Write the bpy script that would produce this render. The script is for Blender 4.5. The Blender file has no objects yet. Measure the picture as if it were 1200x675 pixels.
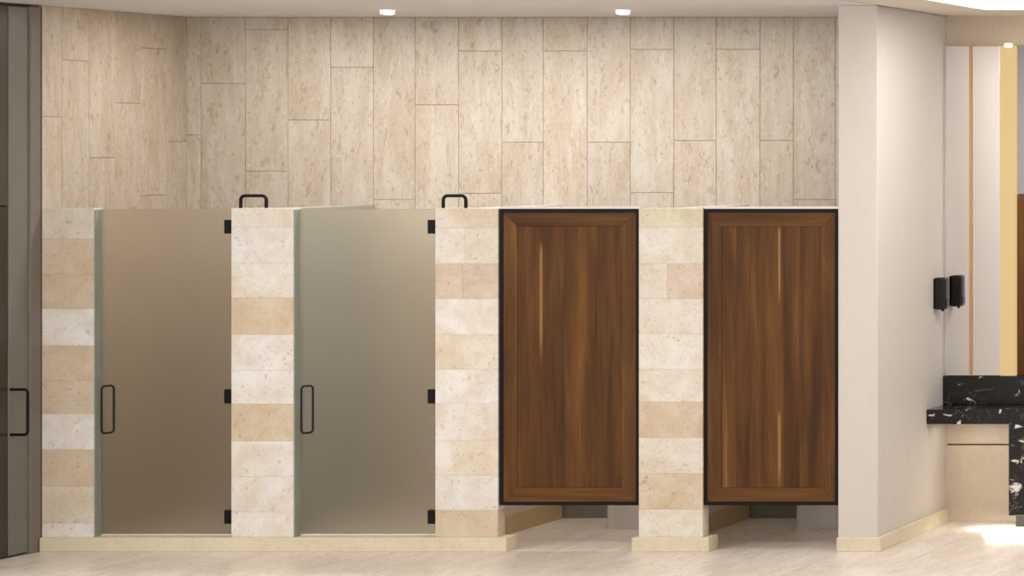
import bpy, bmesh, math, random
from mathutils import Vector
random.seed(7)
C = bpy.context.scene.collection
SC = bpy.context.scene
PI = math.pi

# ------------------------------------------------------------------ camera
S = 185.0            # pixels per metre on the plane of the stall fronts (y = 0)
DIST = 17.7          # camera distance to that plane
CX, CZ = (2100-600)/S, (646-175)/S
cam = bpy.data.objects.new('camera', bpy.data.cameras.new('camera'))
C.objects.link(cam)
cam.location = (CX, -DIST, CZ)
cam.rotation_euler = (PI/2, 0, 0)
cam.data.sensor_width = 36
cam.data.lens = DIST*S/1200*36
cam.data.shift_x = (600-2100)/1200
cam.data.shift_y = (175-337.5)/1200
cam.data.clip_end = 200
SC.camera = cam

# ------------------------------------------------------------------ light
W = bpy.data.worlds.new('world'); SC.world = W; W.use_nodes = True
W.node_tree.nodes['Background'].inputs[0].default_value = (0.98, 0.985, 1.0, 1)
W.node_tree.nodes['Background'].inputs[1].default_value = 0.70

def area(name, loc, rot, sx, sy, power, col=(1, .985, .965), spread=PI):
    l = bpy.data.lights.new(name, 'AREA'); l.shape = 'RECTANGLE'; l.size = sx; l.size_y = sy
    l.energy = power; l.color = col; l.spread = spread
    o = bpy.data.objects.new(name, l); C.objects.link(o); o.location = loc; o.rotation_euler = rot
    return o
area('room_light', (-1.5, -4.5, 3.6), (math.radians(48), 0, 0), 6, 1.0, 230)
area('stall_light', (-0.60, 0.66, 3.44), (math.radians(0), 0, 0), 3.7, 0.25, 56, (1, .97, .93))
area('vanity_light', (3.76, -0.75, 3.535), (0, 0, 0), 1.7, 2.4, 60, (1, .975, .95))

SC.view_settings.view_transform = 'Standard'
SC.view_settings.look = 'None'
SC.view_settings.gamma = 1
SC.view_settings.use_curve_mapping = False
SC.view_settings.exposure = 0.0

# ------------------------------------------------------------------ helpers
def wx(px, D=1.0): return CX + (px-2100)*D/S
def wz(py, D=1.0): return CZ - (py-175)*D/S
def wy(D): return (D-1)*DIST

def lin(r, g, b):
    f = lambda c: (c/12.92 if c <= .04045 else ((c+.055)/1.055)**2.4)
    return (f(r/255), f(g/255), f(b/255))

class MB:
    """collects shapes; every vertex carries a tile colour and a random offset"""
    def __init__(s):
        s.bm = bmesh.new()
        s.t = s.bm.verts.layers.float_color.new('tint')
        s.r = s.bm.verts.layers.float.new('rnd')
    def _v(s, co, tint, rnd):
        v = s.bm.verts.new(co); v[s.t] = (*tint, 1); v[s.r] = rnd; return v
    def hexa(s, pts, tint=(1, 1, 1), rnd=0):
        v = [s._v(p, tint, rnd) for p in pts]
        for f in ((0, 3, 2, 1), (4, 5, 6, 7), (0, 1, 5, 4), (1, 2, 6, 5), (2, 3, 7, 6), (3, 0, 4, 7)):
            s.bm.faces.new([v[i] for i in f])
        return v
    def box(s, x0, x1, y0, y1, z0, z1, tint=(1, 1, 1), rnd=0, bev=0, seg=2):
        x0, x1 = sorted((x0, x1)); y0, y1 = sorted((y0, y1)); z0, z1 = sorted((z0, z1))
        v = s.hexa([(x0, y0, z0), (x1, y0, z0), (x1, y1, z0), (x0, y1, z0),
                    (x0, y0, z1), (x1, y0, z1), (x1, y1, z1), (x0, y1, z1)], tint, rnd)
        if bev:
            e = list({e for a in v for e in a.link_edges})
            bmesh.ops.bevel(s.bm, geom=e, offset=bev, segments=seg, profile=.5, affect='EDGES')
    def loft(s, rings, cap=True, tint=(1, 1, 1)):
        R = [[s._v(p, tint, 0) for p in r] for r in rings]
        n = len(R[0])
        for a, b in zip(R, R[1:]):
            for i in range(n):
                s.bm.faces.new((a[i], a[(i+1) % n], b[(i+1) % n], b[i]))
        if cap:
            s.bm.faces.new(R[0][::-1]); s.bm.faces.new(R[-1])
    def tube(s, pts, r, n=12, closed=False):
        pts = [Vector(p) for p in pts]; m = len(pts); rings = []
        nrm = None
        for i, p in enumerate(pts):
            a = pts[(i-1) % m] if (closed or i) else p
            b = pts[(i+1) % m] if (closed or i < m-1) else p
            t = (b-a).normalized()
            if nrm is None:
                nrm = t.orthogonal().normalized()
            nrm = (nrm - t*nrm.dot(t)).normalized()
            bn = t.cross(nrm)
            rings.append([p + nrm*r*math.cos(2*PI*k/n) + bn*r*math.sin(2*PI*k/n) for k in range(n)])
        if closed:
            # match the seam: rotate last ring frames is negligible for planar loops
            s.loft(rings + [rings[0]], cap=False)
        else:
            s.loft(rings)
    def build(s, name, mat, parent=None, smooth=False, kind=None):
        bmesh.ops.recalc_face_normals(s.bm, faces=s.bm.faces[:])
        me = bpy.data.meshes.new(name); s.bm.to_mesh(me); s.bm.free()
        me.materials.append(mat)
        if smooth:
            for p in me.polygons: p.use_smooth = True
            try: me.set_sharp_from_angle(angle=math.radians(40))
            except Exception: pass
        o = bpy.data.objects.new(name, me); C.objects.link(o)
        if parent is not None:
            o.parent = parent
            o.matrix_parent_inverse = parent.matrix_basis.inverted()
        if kind: o['kind'] = kind
        return o

def tag(o, label, cat, group=None):
    o['label'] = label; o['category'] = cat
    if group: o['group'] = group
    return o
def thing(name, label, cat, loc=(0, 0, 0), group=None):
    o = bpy.data.objects.new(name, None); C.objects.link(o); o.location = loc
    o.empty_display_size = .1
    return tag(o, label, cat, group)

def rounded_loop(c, ua, va, w, h, r, n=6, open_bottom=False):
    """points of a rounded rectangle w x h centred on c in the plane of ua, va"""
    c, ua, va = Vector(c), Vector(ua), Vector(va); P = []
    if open_bottom:
        P.append(c - ua*w/2 - va*h/2)
        for sx, a0 in ((-1, PI), (1, PI/2)):
            for k in range(n+1):
                a = a0 - k/n*PI/2
                P.append(c + ua*(sx*(w/2-r) + r*math.cos(a)) + va*(h/2-r + r*math.sin(a)))
        P.append(c + ua*w/2 - va*h/2)
        return P
    for sx, sz, a0 in ((1, 1, 0), (-1, 1, PI/2), (-1, -1, PI), (1, -1, 1.5*PI)):
        for k in range(n+1):
            a = a0 + k/n*PI/2
            P.append(c + ua*(sx*(w/2-r) + r*math.cos(a)) + va*(sz*(h/2-r) + r*math.sin(a)))
    return P

# ------------------------------------------------------------------ materials
class NT:
    def __init__(s, name):
        s.m = bpy.data.materials.new(name); s.m.use_nodes = True
        s.t = s.m.node_tree; s.b = s.t.nodes['Principled BSDF']
    def n(s, typ, **kw):
        x = s.t.nodes.new(typ)
        for k, v in kw.items(): setattr(x, k, v)
        return x
    def l(s, a, b): s.t.links.new(a, b)
    def coord(s, scale, off=None, rot=(0, 0, 0)):
        tc = s.n('ShaderNodeTexCoord'); mp = s.n('ShaderNodeMapping')
        mp.inputs['Scale'].default_value = scale; mp.inputs['Rotation'].default_value = rot
        if off is not None:
            ad = s.n('ShaderNodeVectorMath', operation='ADD')
            s.l(tc.outputs['Object'], ad.inputs[0]); s.l(off, ad.inputs[1]); s.l(ad.outputs[0], mp.inputs['Vector'])
        else:
            s.l(tc.outputs['Object'], mp.inputs['Vector'])
        return mp.outputs[0]
    def rnd(s, k=37.0):
        a = s.n('ShaderNodeAttribute', attribute_name='rnd')
        m = s.n('ShaderNodeMath', operation='MULTIPLY'); m.inputs[1].default_value = k
        s.l(a.outputs['Fac'], m.inputs[0])
        c = s.n('ShaderNodeCombineXYZ')
        for i in range(3): s.l(m.outputs[0], c.inputs[i])
        return c.outputs[0]
    def noise(s, vec, scale, detail=4, rough=.55, dist=0):
        x = s.n('ShaderNodeTexNoise'); s.l(vec, x.inputs['Vector'])
        x.inputs['Scale'].default_value = scale; x.inputs['Detail'].default_value = detail
        x.inputs['Roughness'].default_value = rough; x.inputs['Distortion'].default_value = dist
        return x.outputs['Fac']
    def ramp(s, fac, stops):
        r = s.n('ShaderNodeValToRGB'); s.l(fac, r.inputs[0]); e = r.color_ramp.elements
        while len(e) < len(stops): e.new(.5)
        for i, (p, c) in enumerate(stops):
            e[i].position = p; e[i].color = (*c, 1) if len(c) == 3 else c
        return r.outputs[0]
    def mix(s, a, b, fac, mode='MIX'):
        x = s.n('ShaderNodeMix', data_type='RGBA', blend_type=mode)
        for sock, v in ((x.inputs[0], fac), (x.inputs[6], a), (x.inputs[7], b)):
            if hasattr(v, 'links'): s.l(v, sock)
            elif isinstance(v, (int, float)): sock.default_value = v
            else: sock.default_value = (*v, 1)
        return x.outputs[2]
    def tint(s): return s.n('ShaderNodeAttribute', attribute_name='tint').outputs['Color']
    def done(s, col=None, rough=.5, spec=.5, metal=0, bump=None, bs=.1, bd=.002):
        if col is not None:
            if hasattr(col, 'links'): s.l(col, s.b.inputs['Base Color'])
            else: s.b.inputs['Base Color'].default_value = (*col, 1)
        s.b.inputs['Roughness'].default_value = rough; s.b.inputs['Metallic'].default_value = metal
        s.b.inputs['Specular IOR Level'].default_value = spec
        if bump is not None:
            b = s.n('ShaderNodeBump'); b.inputs['Strength'].default_value = bs; b.inputs['Distance'].default_value = bd
            s.l(bump, b.inputs['Height']); s.l(b.outputs[0], s.b.inputs['Normal'])
        return s.m

def plain(name, col, rough=.5, metal=0, spec=.5, var=.04, scale=6):
    t = NT(name); f = t.noise(t.coord((1, 1, 1)), scale)
    c = t.ramp(f, [(.3, tuple(x*(1-var) for x in col)), (.7, tuple(min(1, x*(1+var)) for x in col))])
    return t.done(c, rough, spec, metal)

def travertine(name, stretch, rough=.45, strength=1.0, pits=1.0):
    """veined stone; stretch scales the axes so that the veins run along the low one"""
    t = NT(name); off = t.rnd()
    v = t.coord(stretch, off)
    w = t.coord(tuple(min(1, q*2.2) for q in stretch), off)
    f1 = t.noise(v, 8, 7, .68, .9)
    f2 = t.noise(w, 30, 5, .65, 1.2)
    f3 = t.noise(w, 3.2, 4, .6, .5)
    f4 = t.noise(w, 62, 3, .6, .4)
    base = t.tint()
    c = t.mix(base, (.79, .70, .59), 1, 'MULTIPLY')
    k = t.mix((0, 0, 0), t.ramp(f1, [(.38, (1, 1, 1)), (.62, (0, 0, 0))]), .62*strength)
    col = t.mix(base, c, k)
    k = t.mix((0, 0, 0), t.ramp(f3, [(.52, (0, 0, 0)), (.72, (1, 1, 1))]), .55*strength)
    col = t.mix(col, t.mix(base, (.83, .745, .635), 1, 'MULTIPLY'), k)
    dark = t.mix(base, (.60, .47, .35), 1, 'MULTIPLY')
    col = t.mix(col, dark, t.mix((0, 0, 0), t.ramp(f2, [(.33, (1, 1, 1)), (.44, (0, 0, 0))]), .6*strength*pits))
    col = t.mix(col, t.mix(base, (1.1, 1.1, 1.1), 1, 'MULTIPLY'), t.mix((0, 0, 0), t.ramp(f2, [(.56, (0, 0, 0)), (.68, (1, 1, 1))]), .6*strength))
    col = t.mix(col, dark, t.mix((0, 0, 0), t.ramp(f4, [(.30, (1, 1, 1)), (.40, (0, 0, 0))]), .5*strength*pits))
    return t.done(col, rough, .4, bump=f2, bs=.10)

def limestone(name):
    t = NT(name); off = t.rnd(); v = t.coord((1, 1, 1), off)
    f1 = t.noise(v, 5, 6, .65, .4); f2 = t.noise(v, 34, 4, .6, .3)
    vo = t.n('ShaderNodeTexNoise'); t.l(v, vo.inputs['Vector']); vo.inputs['Scale'].default_value = 9
    vo.inputs['Detail'].default_value = 6; vo.inputs['Distortion'].default_value = 2.2
    base = t.tint()
    c = t.mix(base, t.mix(base, (.78, .64, .45), 1, 'MULTIPLY'), t.mix((0, 0, 0), t.ramp(f1, [(.36, (1, 1, 1)), (.62, (0, 0, 0))]), .55))
    c = t.mix(c, t.mix(base, (.50, .36, .24), 1, 'MULTIPLY'), t.mix((0, 0, 0), t.ramp(vo.outputs['Fac'], [(.485, (0, 0, 0)), (.5, (1, 1, 1)), (.515, (0, 0, 0))]), .33))
    c = t.mix(c, t.mix(base, (.52, .42, .33), 1, 'MULTIPLY'), t.mix((0, 0, 0), t.ramp(f2, [(.30, (1, 1, 1)), (.38, (0, 0, 0))]), .6))
    return t.done(c, .6, .35, bump=f2, bs=.2)

def black_marble(name):
    t = NT(name)
    of = t.n('ShaderNodeCombineXYZ'); of.inputs[0].default_value = .37; of.inputs[1].default_value = 2.1; of.inputs[2].default_value = .23
    v = t.coord((1, 1, 1), of.outputs[0])
    n1 = t.n('ShaderNodeTexNoise'); t.l(v, n1.inputs['Vector']); n1.inputs['Scale'].default_value = 3.2
    n1.inputs['Detail'].default_value = 6; n1.inputs['Distortion'].default_value = 1.6
    thin = t.ramp(n1.outputs['Fac'], [(.487, (0, 0, 0)), (.5, (1, 1, 1)), (.513, (0, 0, 0))])
    g = t.ramp(t.noise(v, 4.1, 3), [(.45, (0, 0, 0)), (.62, (1, 1, 1))])
    blot = t.ramp(t.noise(t.coord((1, 1, 1.6), of.outputs[0]), 5.6, 6, .6, 1.4), [(.605, (0, 0, 0)), (.65, (1, 1, 1))])
    c = t.mix((.012, .010, .009), (.16, .14, .12), t.mix((0, 0, 0), thin, g))
    c = t.mix(c, (.74, .70, .64), blot)
    return t.done(c, .16, .4)

def walnut(name, streaks, vertical=True, sx=1.0):
    """plank-matched walnut with the pale sapwood streaks the door shows: (x, z0, z1, half width)"""
    t = NT(name); off = t.rnd(3.0)
    st = (5, 5, .45) if vertical else (.45, 5, 5)
    v = t.coord(st, off)
    f1 = t.noise(v, 2.2, 7, .6, .5); f2 = t.noise(t.coord((60, 60, 1.6) if vertical else (1.6, 60, 60), off), 1.5, 3)
    f3 = t.noise(t.coord((3.6, 3.6, .25) if vertical else (.25, 3.6, 3.6), off), 2.0, 2)
    c = t.ramp(f1, [(.28, lin(72, 44, 18)), (.46, lin(97, 62, 29)), (.60, lin(110, 73, 35)), (.76, lin(130, 90, 46))])
    c = t.mix(c, t.ramp(f3, [(.35, (.62, .60, .58)), (.65, (1.12, 1.1, 1.08))]), .8, 'MULTIPLY')
    c = t.mix(c, t.ramp(f2, [(.3, (.72, .70, .68)), (.6, (1, 1, 1))]), .7, 'MULTIPLY')
    c = t.mix(c, t.tint(), 1, 'MULTIPLY')
    if streaks:
        tc = t.n('ShaderNodeTexCoord'); sp = t.n('ShaderNodeSeparateXYZ'); t.l(tc.outputs['Object'], sp.inputs[0])
        for (x, z0, z1, hw) in streaks:
            def mr(out, a, b, c0, d0):
                m = t.n('ShaderNodeMapRange', interpolation_type='SMOOTHSTEP'); t.l(out, m.inputs[0])
                m.inputs[1].default_value = a; m.inputs[2].default_value = b
                m.inputs[3].default_value = c0; m.inputs[4].default_value = d0
                return m.outputs[0]
            sb = t.n('ShaderNodeMath', operation='SUBTRACT'); t.l(sp.outputs['X'], sb.inputs[0]); sb.inputs[1].default_value = x
            ab = t.n('ShaderNodeMath', operation='ABSOLUTE'); t.l(sb.outputs[0], ab.inputs[0])
            a = mr(ab.outputs[0], 0, hw, 1, 0)
            zl = z0 + (z1-z0)*.35; zh = z1 - (z1-z0)*.12
            b = mr(sp.outputs['Z'], z0, zl, 0, 1); d = mr(sp.outputs['Z'], zh, z1, 1, 0)
            m1 = t.n('ShaderNodeMath', operation='MULTIPLY'); t.l(a, m1.inputs[0]); t.l(b, m1.inputs[1])
            m2 = t.n('ShaderNodeMath', operation='MULTIPLY'); t.l(m1.outputs[0], m2.inputs[0]); t.l(d, m2.inputs[1])
            m3 = t.n('ShaderNodeMath', operation='MULTIPLY'); t.l(m2.outputs[0], m3.inputs[0]); m3.inputs[1].default_value = .8
            c = t.mix(c, lin(166, 122, 72), m3.outputs[0])
    return t.done(c, .55, .2, bump=f2, bs=.06)

def frosted(name, col, rough=.44):
    t = NT(name)
    f = t.noise(t.coord((1, 1, 1)), 2)
    t.l(t.ramp(f, [(.3, tuple(x*.98 for x in col)), (.7, col)]), t.b.inputs['Base Color'])
    t.b.inputs['Transmission Weight'].default_value = 1.0
    t.b.inputs['Roughness'].default_value = rough
    t.b.inputs['IOR'].default_value = 1.3
    t.b.inputs['Specular IOR Level'].default_value = .3
    return t.m

def emit(name, col, strength):
    t = NT(name); t.b.inputs['Base Color'].default_value = (*[c*.15 for c in col], 1)
    t.b.inputs['Emission Color'].default_value = (*col, 1); t.b.inputs['Emission Strength'].default_value = strength
    return t.m

M = dict(
    wall_plank=travertine('travertine_planks', (1, 1, .2), .5, 1.15),
    stone=limestone('limestone_blocks'),
    curb=travertine('tan_curb_stone', (.3, 1, 1), .5, .45),
    floor=travertine('floor_travertine', (1, .15, 1), .35, 1.0),
    cream=travertine('cream_wallcovering', (1.2, 1.2, .5), .6, .14),
    tanwall=travertine('tan_wall_stone', (1, 1, .6), .5, .3),
    grout=plain('grout', lin(158, 126, 96), .8),
    ceiling=plain('ceiling_paint', lin(224, 219, 216), .8, var=.015),
    ceiling_warmlit=plain('ceiling_warmlit_paint', lin(226, 214, 198), .8, var=.015),  # same ceiling, with the warm light over the vanity mixed into its colour
    black=plain('black_metal', (.005, .004, .0035), .5, .0, .2),
    darkgap=plain('dark_shadow_gap', (.10, .075, .055), .8),
    bronze=plain('bronze_black', (.010, .007, .005), .3, .0, .35),
    white=plain('white_ceramic', lin(236, 232, 228), .15, spec=.5, var=.01),
    chrome=plain('chrome', (.75, .75, .75), .12, 1.0),
    alu=plain('grey_green_channel', lin(146, 150, 140), .4, .0),
    glass1=frosted('frosted_bronze_glass', lin(241, 236, 225)),
    glass2=frosted('frosted_grey_glass', lin(241, 238, 229)),
    mauve=plain('mauve_grey_metal', lin(120, 111, 103), .45, 0, .3, var=.03),
    greyglass=plain('grey_green_glass', lin(114, 116, 104), .35, 0, .35, var=.05, scale=3),
    darkrefl=plain('dark_reflection_glass', lin(56, 51, 42), .3, 0, .35, var=.05),  # colour of the dark room reflected in the left glass
    smoke=plain('smoked_glass', lin(72, 67, 57), .35, 0, .35, var=.05),
    marble=black_marble('black_white_marble'),
    brass=plain('brass_trim', lin(206, 160, 112), .35, .4),
    greyrefl=plain('grey_wall_reflection', lin(152, 150, 154), .6, var=.02),  # colour of a grey wall seen reflected in the mirror
    mirror=plain('mirror_silver', (.93, .92, .91), .02, 1.0, var=.0),
    led=emit('warm_led', (.80, .56, .25), .80),
    lamp=emit('small_strip_lamp', (1.0, .93, .80), 2.0),
    lens=emit('downlight_lens', (1.0, .95, .86), 6.0),
    lightbox=emit('ceiling_light_panel', (1.0, .98, .95), 2.2),
    pale=plain('pale_rail', lin(222, 218, 212), .4, .2),
    darkbase=plain('dark_grey_tile', lin(140, 133, 124), .5),
)

# ------------------------------------------------------------------ setting
XL = wx(49); DB = 1.0915; YB = wy(DB); ZC = CZ + 169.0/S
XR0, XR1 = wx(982), wx(1028.5); DV = 1.0818; YV = wy(DV); XE = 5.2
YF = -4.0
TH = .02   # plank thickness

# floor: long travertine planks running away from the camera
m = MB()
random.seed(3)
fw = .6; x = XL-.35
m.box(XL-.45, XE+.1, YF, YB+.1, -.08, -.004, lin(150, 128, 106))
while x < XE:
    y = YF - random.random()*.9
    while y < YB:
        y1 = y+1.2
        k = .96+random.random()*.06
        a, b = max(y, YF), min(y1, YB)
        if b-a > .01:
            m.box(x+.001, min(x+fw, XE)-.001, a+.001, b-.001, -.03, 0, tuple(c*k for c in lin(230, 220, 209)), random.random())
        y = y1
    x += fw
m.build('floor', M['floor'], kind='structure')

# plank walls
def plank(m, o, u, nrm, u0, u1, z0, z1, tint, g=.0022):
    """one bevelled plank on the plane through o, along u, facing nrm"""
    o, u, nrm = Vector(o), Vector(u), Vector(nrm); Z = Vector((0, 0, 1))
    P = lambda a, z, d: o + u*a + Z*z + nrm*d
    a0, a1, b0, b1 = u0+g*.5, u1-g*.5, z0+g*.5, z1-g*.5
    r = random.random(); k = .0035
    R = [[P(a0, b0, d), P(a1, b0, d), P(a1, b1, d), P(a0, b1, d)] for d in (0, TH-k*.6)]
    R.append([P(a0+k, b0+k, TH), P(a1-k, b0+k, TH), P(a1-k, b1-k, TH), P(a0+k, b1-k, TH)])
    vs = [[m._v(p, tint, r) for p in q] for q in R]
    for A, B in zip(vs, vs[1:]):
        for i in range(4): m.bm.faces.new((A[i], A[(i+1) % 4], B[(i+1) % 4], B[i]))
    m.bm.faces.new(vs[-1]); m.bm.faces.new(vs[0][::-1])

random.seed(11)
WT = lin(200, 191, 178)
def wt(): 
    k = .955+random.random()*.07; w = random.uniform(-.012, .012)
    return (WT[0]*k, WT[1]*k*(1+w*.3), WT[2]*k*(1+w))
m = MB()
bz = lambda py: wz(py, DB); bx = lambda px: wx(px, DB)
m.box(XL-.02, XR0-.002, YB, YB+.12, 0, ZC, lin(160, 128, 98))
cols = [221, 237, 289, 339, 389, 439, 488, 539, 589.5, 638, 689.5, 740, 791, 840.5, 892, 931, 980, 1030, 1067]
jts = {0: [158], 1: [98], 2: [35, 201], 3: [141], 4: [79], 5: [], 6: [123], 7: [60, 227], 8: [167], 9: [60], 10: [167],
       11: [58, 226], 12: [165], 13: [58], 14: [165], 15: [], 16: [100], 17: [150]}
for i in range(18):
    zs = [ZC] + [bz(j) for j in jts[i]]
    step = (bz(0)-bz(107))*2.0
    z = zs[-1]
    while z > 0:
        z = max(0, z-step); zs.append(z)
    for a, b in zip(zs, zs[1:]):
        plank(m, (0, YB, 0), (1, 0, 0), (0, -1, 0), (XL-.008 if i == 0 else bx(cols[i])), min(bx(cols[i+1]), XR0-.002), b, a, wt())
m.build('wall_back', M['wall_plank'], kind='structure')

m = MB()
m.box(XL-.14, XL-TH-.0, 0.0, YB+.1, 0, ZC, lin(160, 128, 98))
lc = [49.5, 73, 105, 135.3, 165.6, 195.7, 221.3]; lj = [[137], [71], [185], [121], [57, 229], [166]]
ld = lambda px: (2100-49)/(2100-px)
for i in range(6):
    y0, y1 = wy(ld(lc[i])), min(wy(ld(lc[i+1])), YB-TH)
    dm = (ld(lc[i])+ld(lc[i+1]))/2
    zs = [ZC]+[wz(j, dm) for j in lj[i]]; z = zs[-1]
    while z > 0:
        z = max(0, z-1.25); zs.append(z)
    for a, b in zip(zs, zs[1:]):
        plank(m, (XL-TH, 0, 0), (0, 1, 0), (1, 0, 0), y0, y1, b, a, tuple(c*q for c, q in zip(wt(), (1.0, .97, .94))))
m.build('wall_left', M['wall_plank'], kind='structure')

# ceiling: stall part, shadow gap, vanity part with a raised light tray
m = MB(); m.box(XL-.45, XR1-.012, YF, YB+.12, ZC, ZC+.12); ceil = m.build('ceiling', M['ceiling'], kind='structure')
m = MB(); m.box(XR1-.012, XR1+.012, YF, -.0, ZC+.03, ZC+.12); m.build('trim_1', M['darkgap'], kind='structure')
TX0, TY1, TX1, TY0 = wx(1119), wy(169/163.4), 4.7, -2.2
m = MB()
B1 = .20
m.box(XR1+.012, TX0, YF, YV+.2, ZC, ZC+B1); m.box(TX0, XE, TY1, YV+.2, ZC, ZC+B1)
m.box(TX1, XE, YF, TY1, ZC, ZC+B1); m.box(TX0, TX1, YF, TY0, ZC, ZC+B1)
m.box(XR1+.012, XE, YF, YV+.2, ZC+B1, ZC+B1+.05)
m.build('ceiling_vanity', M['ceiling_warmlit'], kind='structure')
t = thing('ceiling_light', 'large white glowing light panel in the ceiling tray above the black marble counter', 'ceiling light', ((TX0+TX1)/2, (TY0+TY1)/2, ZC+.10))
m = MB(); m.box(TX0+.012, TX1-.012, TY0+.012, TY1-.012, ZC+.13, ZC+.155, bev=.003); m.build('diffuser', M['lightbox'], t)
m = MB()
for a in ((TX0, TX0+.012, TY0, TY1), (TX1-.012, TX1, TY0, TY1), (TX0+.012, TX1-.012, TY0, TY0+.012), (TX0+.012, TX1-.012, TY1-.012, TY1)):
    m.box(*a, ZC+.0, ZC+.199)
m.build('tray_frame', M['white'], t)

# right wall block (end of the stalls) with its skirting
m = MB()
CR = lin(212, 203, 193)
m.box(XR0, XR1, 0, YV+.06, 0, ZC, CR, .3, bev=.007)
m.build('wall_right', M['cream'], kind='structure')
m = MB()
BH = .09
bt = lin(224, 212, 183)
p0, p1 = XR0-0, XR1
m.box(p0, p1+.028, -.028, 0, 0, BH, bt, .1, bev=.003)
m.box(p1, p1+.028, 0.0, YV, 0, BH, bt, .4, bev=.003)
m.build('baseboard_right', M['curb'], kind='structure')
# recessed vanity wall
m = MB()
TW = lin(218, 204, 184)
zj = wz(521, DV)
m.box(XR1, XE, YV+.012, YV+.2, 0, ZC, lin(120, 96, 74))
m.box(XR1, XE, YV, YV+.012, 0, zj-.006, TW, .2)
m.box(XR1, XE, YV, YV+.012, zj+.006, ZC, TW, .7)
m.build('wall_vanity', M['tanwall'], kind='structure')

# dark glazed side wall in front of the stalls, on the left
def lw(px): return wy((2100-49)/(2100-px))
yj0, yj1 = lw(49)-.0, lw(36); yg1 = lw(13.5); 
m = MB(); m.box(XL-.14, XL-.06, -1.7, 0, 0, ZC, lin(60, 56, 48)); m.build('wall_front', M['smoke'], kind='structure')
m = MB(); m.box(XL-.10, XL, yj1, yj0, 0, ZC-.012, bev=.006); m.build('trim_2', M['mauve'], kind='structure')
m = MB(); m.box(XL-.06, XL+.002, yj0-.012, yj0, 0, ZC-.012); m.build('trim_3', M['darkgap'], kind='structure')
t = thing('glass_door', 'full-height grey tinted glass door at the far left edge beside a mauve-grey jamb', 'door', (XL-.03, yj1-.7, 0))
m = MB(); m.box(XL-.045, XL-.015, yg1, yj1, .012, ZC-.02, bev=.004); m.build('glass_stile', M['greyglass'], t)
zt = wz(243, .97)  # height where the dark reflection in the glass stops
m = MB(); m.box(XL-.05, XL-.022, -1.66, yg1, .012, zt, bev=.004); o = m.build('dark_reflection', M['darkrefl'], t); o['label'] = 'lower glass coloured dark brown as a reflection of the room'  # room's dark reflection in the glass, coloured onto its own panel
m = MB(); m.box(XL-.05, XL-.022, -1.66, yg1, zt+.006, ZC-.02, bev=.004); m.build('upper_glass', M['smoke'], t)  # same glass above the painted reflection, split off at its upper edge
dh = (2100-49)/(2100-15); z0, z1 = wz(509.5, dh), wz(456.5, dh); yh = wy(dh)
m = MB()
pr = .108
pts = [(XL-.02, yh, z0)] + [(XL-.02+(pr-.02), yh, z0)] 
P = rounded_loop((XL-.015+pr/2, yh, (z0+z1)/2), (0, 0, 1), (1, 0, 0), z1-z0, pr, .02, open_bottom=True)
m.tube(P, .0085, 10); m.build('pull_handle', M['black'], t, smooth=True)

# ------------------------------------------------------------------ stone piers, curb and stall partitions
ZP = wz(244)
PD = .10
CRM = lin(233, 226, 215); WHT = lin(236, 231, 225); TAN = lin(217, 200, 177); PNK = lin(221, 203, 186); YEL = lin(228, 220, 196); LT = lin(229, 219, 203)
def pier(pl, pr, rows, label):
    """rows: list of (y_bottom_px, [colour or (split_px, colour, colour)])"""
    m = MB(); y = 244
    x0, x1 = wx(pl), wx(pr)
    zb = wz(rows[-1][0])
    m.box(x0+.002, x1-.002, .002, PD-.002, zb, ZP-.001, lin(196, 178, 150))
    for yb, c in rows:
        parts = [(x0, x1, c)] if not isinstance(c, list) else [(x0, wx(c[0]), c[1]), (wx(c[0]), x1, c[2])]
        for a, b, col in parts:
            k = .97+random.random()*.05
            m.box(a+.0006, b-.0006, 0, PD, wz(yb)+.0006, wz(y)-.0006, tuple(min(.95, q*k) for q in col), random.random(), bev=.0012, seg=1)
        y = yb
    o = m.build('stone_pier', M['stone'])
    return tag(o, label, 'stone pier', 'striped stone piers between the doors')
random.seed(21)
pier(48.5, 110, [(280, CRM), (321, TAN), (362, TAN), (405, WHT), (446, TAN), (485, TAN), (527, WHT), (570, TAN), (613, LT), (629.5, WHT)],
     'leftmost striped stone pier, between the dark glass wall and the first frosted door')
pier(271, 344, [(266, CRM), (308, WHT), (349, CRM), (392, TAN), (434, WHT), (473.5, WHT), (517, TAN), (559, WHT), (600, WHT), (629.5, WHT)],
     'cream and tan striped stone pier standing between the two frosted glass doors')
pier(510, 583.5, [(267, LT), (309, [545, WHT, LT]), (350, [542, PNK, PNK]), (392, WHT), (433, LT), (473, WHT), (516, WHT), (557, CRM), (598, WHT), (629.5, TAN)],
     'striped stone pier standing between a frosted glass door and a wooden door')
p4 = pier(748.5, 823.5, [(266, YEL), (309, CRM), (350, [782, CRM, PNK]), (391, CRM), (433, CRM), (471, CRM), (513, TAN), (555, CRM), (597, TAN), (629.5, CRM)],
     'striped stone pier standing between the two wooden stall doors')
ZB = wz(629.5)
m = MB()
xs = [XL+.003, wx(596)]
for a, b in zip(xs, xs[1:]):
    m.box(a+.0007, b-.0007, -.03, PD+.03, 0, ZB, bt, random.random(), bev=.003)
tag(m.build('stone_curb', M['curb']), 'long low tan stone curb running under the frosted doors and three piers', 'curb')
m = MB(); m.box(wx(742.5), wx(832.5), -.03, PD+.03, 0, ZB, bt, .77, bev=.003); m.build('plinth', M['curb'], p4)

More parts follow.
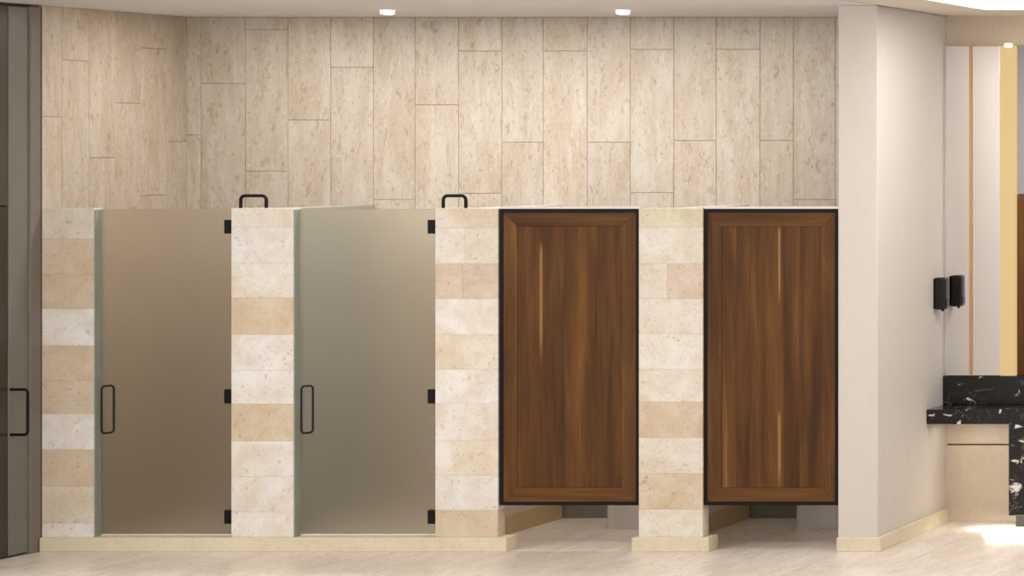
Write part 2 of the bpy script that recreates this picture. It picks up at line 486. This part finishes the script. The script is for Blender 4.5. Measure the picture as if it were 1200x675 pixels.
for pl, nm in ((271, 'wall_partition'), (510, 'wall_partition'), (748.5, 'wall_partition')):
    x0 = wx(pl)+.004; x1 = x0+.095
    m = MB(); m.box(x0, x1, PD+.002, YB-TH-.002, 0, ZP-.01, lin(168, 168, 160) if pl < 300 else CR, .5+pl/1000, bev=.003)
    m.build(nm, M['cream'], kind='structure')
    if pl > 300:
        m = MB(); m.box(x1, x1+.015, PD+.04, YB-TH-.02, 0, .13, lin(206, 182, 140), pl/999, bev=.002)
        m.build('baseboard_partition', M['curb'], kind='structure')
        xe = wx(748.5) if pl < 600 else XR0
        m = MB(); m.box(x1+.016, xe-.002, YB-TH-.014, YB-TH-.001, 0, .16, bev=.002); m.build('baseboard_back', M['darkbase'], kind='structure')

# ------------------------------------------------------------------ frosted glass doors
def glass_door(pl, pr, mat, label):
    x0, x1 = wx(pl), wx(pr)
    t = thing('shower_door', label, 'glass door', (x0, .062, ZB), 'frosted glass shower doors')
    gy0, gy1 = .060, .070
    m = MB(); m.box(x0+.010, x1-.004, gy0, gy1, ZB+.012, wz(245, 1.0035), bev=.0015)
    m.build('glass_panel', mat, t)
    m = MB(); m.box(x0+.0005, x0+.006, .004, .095, ZB+.002, wz(246)); m.build('jamb_channel', M['alu'], t)
    m = MB(); m.box(x0+.010, x1-.004, .058, .072, ZB+.001, ZB+.012, bev=.002); m.build('bottom_sweep', M['pale'], t)
    for a, b in ((258, 274), (457, 473.5), (599, 615)):
        h = MB(); h.box(x1-.068, x1-.0008, .040, gy0-.0005, wz(b), wz(a), bev=.002)
        h.box(x1-.068, x1-.0008, gy1+.0005, .082, wz(b), wz(a), bev=.002); h.build('hinge', M['black'], t)
    # closed loop pull, turned so that one bar stands off the glass
    zc = (wz(451)+wz(509))/2; hh = wz(451)-wz(509)-.015
    u = Vector((-.40, -.9165, 0)).normalized()
    w = .082
    c = Vector((x0+.095, gy0-.008, zc)) + u*(w/2)
    m = MB(); m.tube(rounded_loop(c, u, (0, 0, 1), w, hh, .022), .0062, 10, closed=True)
    m.build('pull_handle', M['bronze'], t, smooth=True)
    return t
glass_door(110, 271, M['glass1'], 'bronze-tinted frosted glass door right of the leftmost stone pier, the left of the two')
glass_door(344, 509.9, M['glass2'], 'greyer frosted glass door next to the wooden doors, the right of the two')

def loop(pl, pr, label):
    x0, x1 = wx(pl+2), wx(pr-2); zt_ = wz(229.5)
    P = rounded_loop(((x0+x1)/2, .05, (ZP+zt_)/2), (1, 0, 0), (0, 0, 1), x1-x0, zt_-ZP, .028, open_bottom=True)
    m = MB(); m.tube(P, .0105, 12)
    return tag(m.build('loop_bracket', M['black'], smooth=True), label, 'bracket', 'black loops on the pier tops')
loop(275, 309, 'black tubular loop standing on the pier between the two frosted doors')
loop(513, 543.5, 'black tubular loop standing on the pier beside the first wooden door')

# ------------------------------------------------------------------ wooden stall doors
def wood_door(pl, pr, streaks, label, seed):
    random.seed(seed)
    x0, x1 = wx(pl)+.0015, wx(pr)-.0015; zt_, zb = wz(245), wz(592.5)
    y0, y1 = .012, .052
    t = thing('stall_door', label, 'wooden door', ((x0+x1)/2, y0, zb), 'wooden toilet stall doors')
    f = .022
    m = MB()
    m.box(x0, x0+f, y0, y1, zb, zt_, bev=.0015); m.box(x1-f, x1, y0, y1, zb, zt_, bev=.0015)
    m.box(x0+f, x1-f, y0, y1, zt_-f, zt_, bev=.0015); m.box(x0+f, x1-f, y0, y1, zb, zb+f, bev=.0015)
    m.build('edge_frame', M['black'], t)
    m = MB(); m.box(x0, x1, y0+.004, y1-.004, zt_+.0005, wz(242), bev=.0015); o = m.build('top_rail', M['pale'], t); o['label'] = 'pale thin top rail'
    a0, a1, c0, c1 = x0+f, x1-f, zb+f, zt_-f; b = .088; g = .0012
    wv = walnut('walnut_panel', [(wx(x), wz(zb_), wz(za), hw) for x, za, zb_, hw in streaks])
    wb = walnut('walnut_border', [], True); wh = walnut('walnut_rail', [], False)
    yf = y0+.004
    def board(q, mat, k):
        m = MB(); r = random.random()
        m.hexa([(x, yf, z) for x, z in q] + [(x, y1-.004, z) for x, z in q], (k, k, k), r)
        m.build('border_board', mat, t)
    board([(a0+g, c0+g*2), (a0+b, c0+b), (a0+b, c1-b), (a0+g, c1-g*2)], wb, 1.0)
    board([(a1-g, c0+g*2), (a1-b, c0+b), (a1-b, c1-b), (a1-g, c1-g*2)], wb, .98)
    board([(a0+g*2, c1-g), (a1-g*2, c1-g), (a1-b, c1-b), (a0+b, c1-b)][::-1], wh, .97)
    board([(a0+g*2, c0+g), (a1-g*2, c0+g), (a1-b, c0+b), (a0+b, c0+b)], wh, 1.03)
    m = MB(); xx = a0+b+g
    ws = [random.uniform(.7, 1.3) for _ in range(5)]; sm = sum(ws); tot = a1-b-g-xx
    for w in ws:
        k = random.uniform(.84, 1.10); w = w/sm*tot
        m.box(xx+.0002, xx+w-.0002, yf+.003, y1-.005, c0+b+g, c1-b-g, (k, k*.99, k*.98), random.random())
        xx += w
    m.box(a0, a1, yf+.012, y1-.006, c0, c1, (.3, .3, .3))
    m.build('panel', wv, t)
    m = MB(); m.box(x1-.13, x1-.09, y1, y1+.012, (zt_+zb)/2-.03, (zt_+zb)/2+.03, bev=.003); m.build('latch', M['chrome'], t)
    return t
wood_door(584, 748.5, [(632.5, 280, 435, .016)], 'dark walnut stall door in a black frame, between two stone piers', 5)
wood_door(823.5, 982, [(912, 262, 365, .013), (912, 480, 575, .014)], 'dark walnut stall door in a black frame, against the smooth cream wall', 9)

# ------------------------------------------------------------------ toilets seen under the wooden doors
def toilet(xc, yfront, label):
    t = thing('toilet', label, 'toilet', (xc, (yfront+YB)/2, 0), 'toilets in the wooden stalls')
    yb = YB-TH-.02
    def ring(w, y0, y1, z, n=28, p=3.2):
        R = []
        for i in range(n):
            a = 2*PI*i/n; c, s_ = math.cos(a), math.sin(a)
            R.append((xc + w/2*math.copysign(abs(c)**(2/p), c), (y0+y1)/2 + (y1-y0)/2*math.copysign(abs(s_)**(2/p), s_), z))
        return R
    m = MB(); m.loft([ring(.375, yfront-.005, yb, 0, p=5), ring(.36, yfront, yb, .02, p=5), ring(.355, yfront, yb, .22, p=5), ring(.37, yfront-.03, yb, .34, p=4), ring(.375, yfront-.05, yb, .395, p=3)])
    m.build('pedestal', M['white'], t, smooth=True)
    m = MB(); m.loft([ring(.37, yfront-.055, yb-.16, .397, p=2.6), ring(.38, yfront-.06, yb-.16, .41, p=2.6), ring(.37, yfront-.055, yb-.16, .418, p=2.6)])
    m.build('seat', M['white'], t, smooth=True)
    m = MB(); m.loft([ring(.37, yfront-.055, yb-.16, .420, p=2.6), ring(.375, yfront-.058, yb-.16, .432, p=2.6), ring(.33, yfront-.03, yb-.19, .442, p=2.6)])
    m.build('lid', M['white'], t, smooth=True)
    m = MB(); m.box(xc-.19, xc+.19, yb-.155, yb, .397, .76, bev=.02, seg=3); o = m.build('tank', M['white'], t, smooth=True)
    m = MB(); m.box(xc-.2, xc+.2, yb-.165, yb+.002, .762, .79, bev=.008); m.build('tank_lid', M['white'], t, smooth=True)
    m = MB(); m.tube([(xc, yb-.08, .79), (xc, yb-.08, .797)], .02, 16); m.build('flush_button', M['chrome'], t, smooth=True)
toilet(wx(705, 1.058)+.18, wy(1.058), 'white toilet seen under the wooden door between two stone piers')
toilet(wx(927, 1.056)+.18, wy(1.056), 'white toilet seen under the wooden door against the cream wall')

# ------------------------------------------------------------------ recessed downlights
def downlight(px, label):
    D = 169.0/163.2; x, y = wx(px, D), wy(D)
    t = thing('downlight', label, 'ceiling light', (x, y, ZC), 'ceiling downlights')
    s = .037
    m = MB()
    m.box(x-s, x+s, y-s, y-s+.006, ZC-.004, ZC-.0005); m.box(x-s, x+s, y+s-.006, y+s, ZC-.004, ZC-.0005)
    m.box(x-s, x-s+.006, y-s+.006, y+s-.006, ZC-.004, ZC-.0005); m.box(x+s-.006, x+s, y-s+.006, y+s-.006, ZC-.004, ZC-.0005)
    m.build('trim_ring', M['white'], t)
    m = MB(); q = .031
    m.loft([[(x-q, y-q, ZC-.001), (x+q, y-q, ZC-.001), (x+q, y+q, ZC-.001), (x-q, y+q, ZC-.001)],
            [(x-q, y-q, ZC-.024), (x+q, y-q, ZC-.024), (x+q, y+q, ZC-.024), (x-q, y+q, ZC-.024)],
            [(x-q*.6, y-q*.6, ZC-.029), (x+q*.6, y-q*.6, ZC-.029), (x+q*.6, y+q*.6, ZC-.029), (x-q*.6, y+q*.6, ZC-.029)]])
    m.build('lens', M['lens'], t)
    l = bpy.data.lights.new('downlight_lamp', 'SPOT'); l.energy = 15; l.spot_size = 2.3; l.spot_blend = .8; l.color = (1, .96, .90); l.shadow_soft_size = .05
    lo = bpy.data.objects.new('downlight_lamp', l); C.objects.link(lo); lo.location = (0, 0, -.05); lo.parent = t
downlight(454, 'small square lit downlight in the ceiling above the right frosted door, left of the two')
downlight(730, 'small square lit downlight in the ceiling above the wooden doors, right of the two')

# ------------------------------------------------------------------ vanity corner
DM = 1.0775; YM = wy(DM)
zm0, zm1 = wz(440.5, DM)+.002, wz(54, DM)
mx = lambda px: wx(px, DM)
t = thing('wall_mirror', 'tall frameless wall mirror above the black marble backsplash, with brass seam and lit edge', 'mirror', (mx(1140), YM, zm0))
for a, b in ((1109, 1136), (1139.5, 1172)):
    m = MB(); m.box(mx(a), mx(b), YM, YV-.001, zm0, zm1, bev=.002); m.build('mirror_panel', M['mirror'], t)
m = MB(); m.box(XR1+.0005, mx(1109)-.001, YM+.03, YV-.001, zm0, zm1); m.build('side_trim', M['cream'], t)
m = MB(); m.box(mx(1136)+.0005, mx(1139.5)-.0005, YM-.006, YV-.001, zm0, zm1); m.build('brass_seam', M['brass'], t)
m = MB(); m.box(mx(1172)+.0005, mx(1190), YM-.004, YV-.001, zm0, zm1, bev=.002); o = m.build('light_strip', M['led'], t); o['label'] = 'glowing warm yellow edge strip'
m = MB(); m.box(mx(1178), mx(1187), YM-.03, YM-.006, zm1-.008, zm1+.018, bev=.006); o = m.build('strip_lamp', M['lamp'], t); o['label'] = 'small bright lamp at the top of the strip'
DP = 1.080; YP = wy(DP); zq = wz(228, DP)
m = MB(); m.box(wx(1190.5, DP), XE, YP, YV-.001, zq+.003, wz(53, DP), bev=.002)  # mirror's reflection of a grey wall, painted as a solid panel
tag(m.build('grey_reflection_panel', M['greyrefl']), 'plain grey panel coloured as a reflected wall, at the right edge above the brown one', 'painted reflection')
wd = walnut('walnut_reflection', [])
m = MB(); m.box(wx(1190.5, DP), XE, YP-.004, YV-.001, wz(440.5, DP)+.004, zq, bev=.003)  # wood door reflected in the mirror, painted as a solid brown panel
tag(m.build('wood_reflection_panel', wd), 'brown panel coloured as a reflected wood door, at the right edge beside the glowing mirror strip', 'painted reflection')

DC = 1.0562
zt0, zt1 = wz(497, DC), wz(480, DC); yc = wy(DC)
m = MB(); m.box(XR1+.001, XE-.2, yc, YV-.002, zt0, zt1, bev=.003)
tag(m.build('marble_counter', M['marble']), 'floating black marble counter slab with white blotches, against the cream wall', 'counter')
m = MB(); m.box(XR1+.001, XE-.2, wy(1.0765), YV-.002, zt1+.001, wz(440.5, DM), bev=.002)
tag(m.build('marble_backsplash', M['marble']), 'upright black marble backsplash slab under the mirror behind the counter', 'backsplash')
t = thing('vanity_pedestal', 'tall black marble vanity support at the right edge, holding up the counter', 'vanity', (3.4, 1.1, 0))
xp = wx(1181, DC-.004)
m = MB(); m.box(xp, XE-.25, yc-.05, yc-.003, wz(603, DC), zt1+.015, bev=.003); m.build('front_panel', M['marble'], t)
m = MB(); m.box(xp+.02, XE-.27, yc, YV-.25, wz(603, DC), zt0-.002, bev=.003); m.build('cabinet_body', M['marble'], t)
m = MB(); m.box(wx(1191.5, 1.066), XE-.3, wy(1.066), YV-.30, 0, wz(603, DC)-.001); m.build('toe_kick', M['black'], t)
area('toe_kick_light', (wx(1178, 1.066)+.35, wy(1.0595), wz(603, DC)-.012), (0, 0, 0), .9, .05, 11, (1, .94, .82))

area('counter_light', (XR1+.32, yc+.20, zt0-.012), (0, 0, 0), .45, .12, 1.1, (1, .95, .86))
# soap dispenser on the cream side wall
D0 = 1.0645; yd = wy(D0)
zc0, zc1 = wz(363, D0), wz(325.5, D0)
t = thing('soap_dispenser', 'black box dispenser mounted on the cream side wall beside the mirror', 'dispenser', (XR1, yd+.05, zc0))
m = MB(); m.box(XR1+.008, XR1+.082, yd, yd+.10, zc0, zc1, bev=.014, seg=3); m.build('housing', M['bronze'], t, smooth=True)
m = MB(); m.box(XR1+.0005, XR1+.0085, yd+.006, yd+.094, zc0+.006, zc1-.006); m.build('back_plate', M['black'], t)
m = MB(); m.box(XR1+.0825, XR1+.087, yd+.02, yd+.08, zc0+.02, zc0+.07, bev=.002); m.build('push_bar', M['bronze'], t)
m = MB(); m.tube([(XR1+.05, yd+.05, zc0+.002), (XR1+.05, yd+.05, zc0-.012)], .009, 10); m.build('nozzle', M['black'], t, smooth=True)
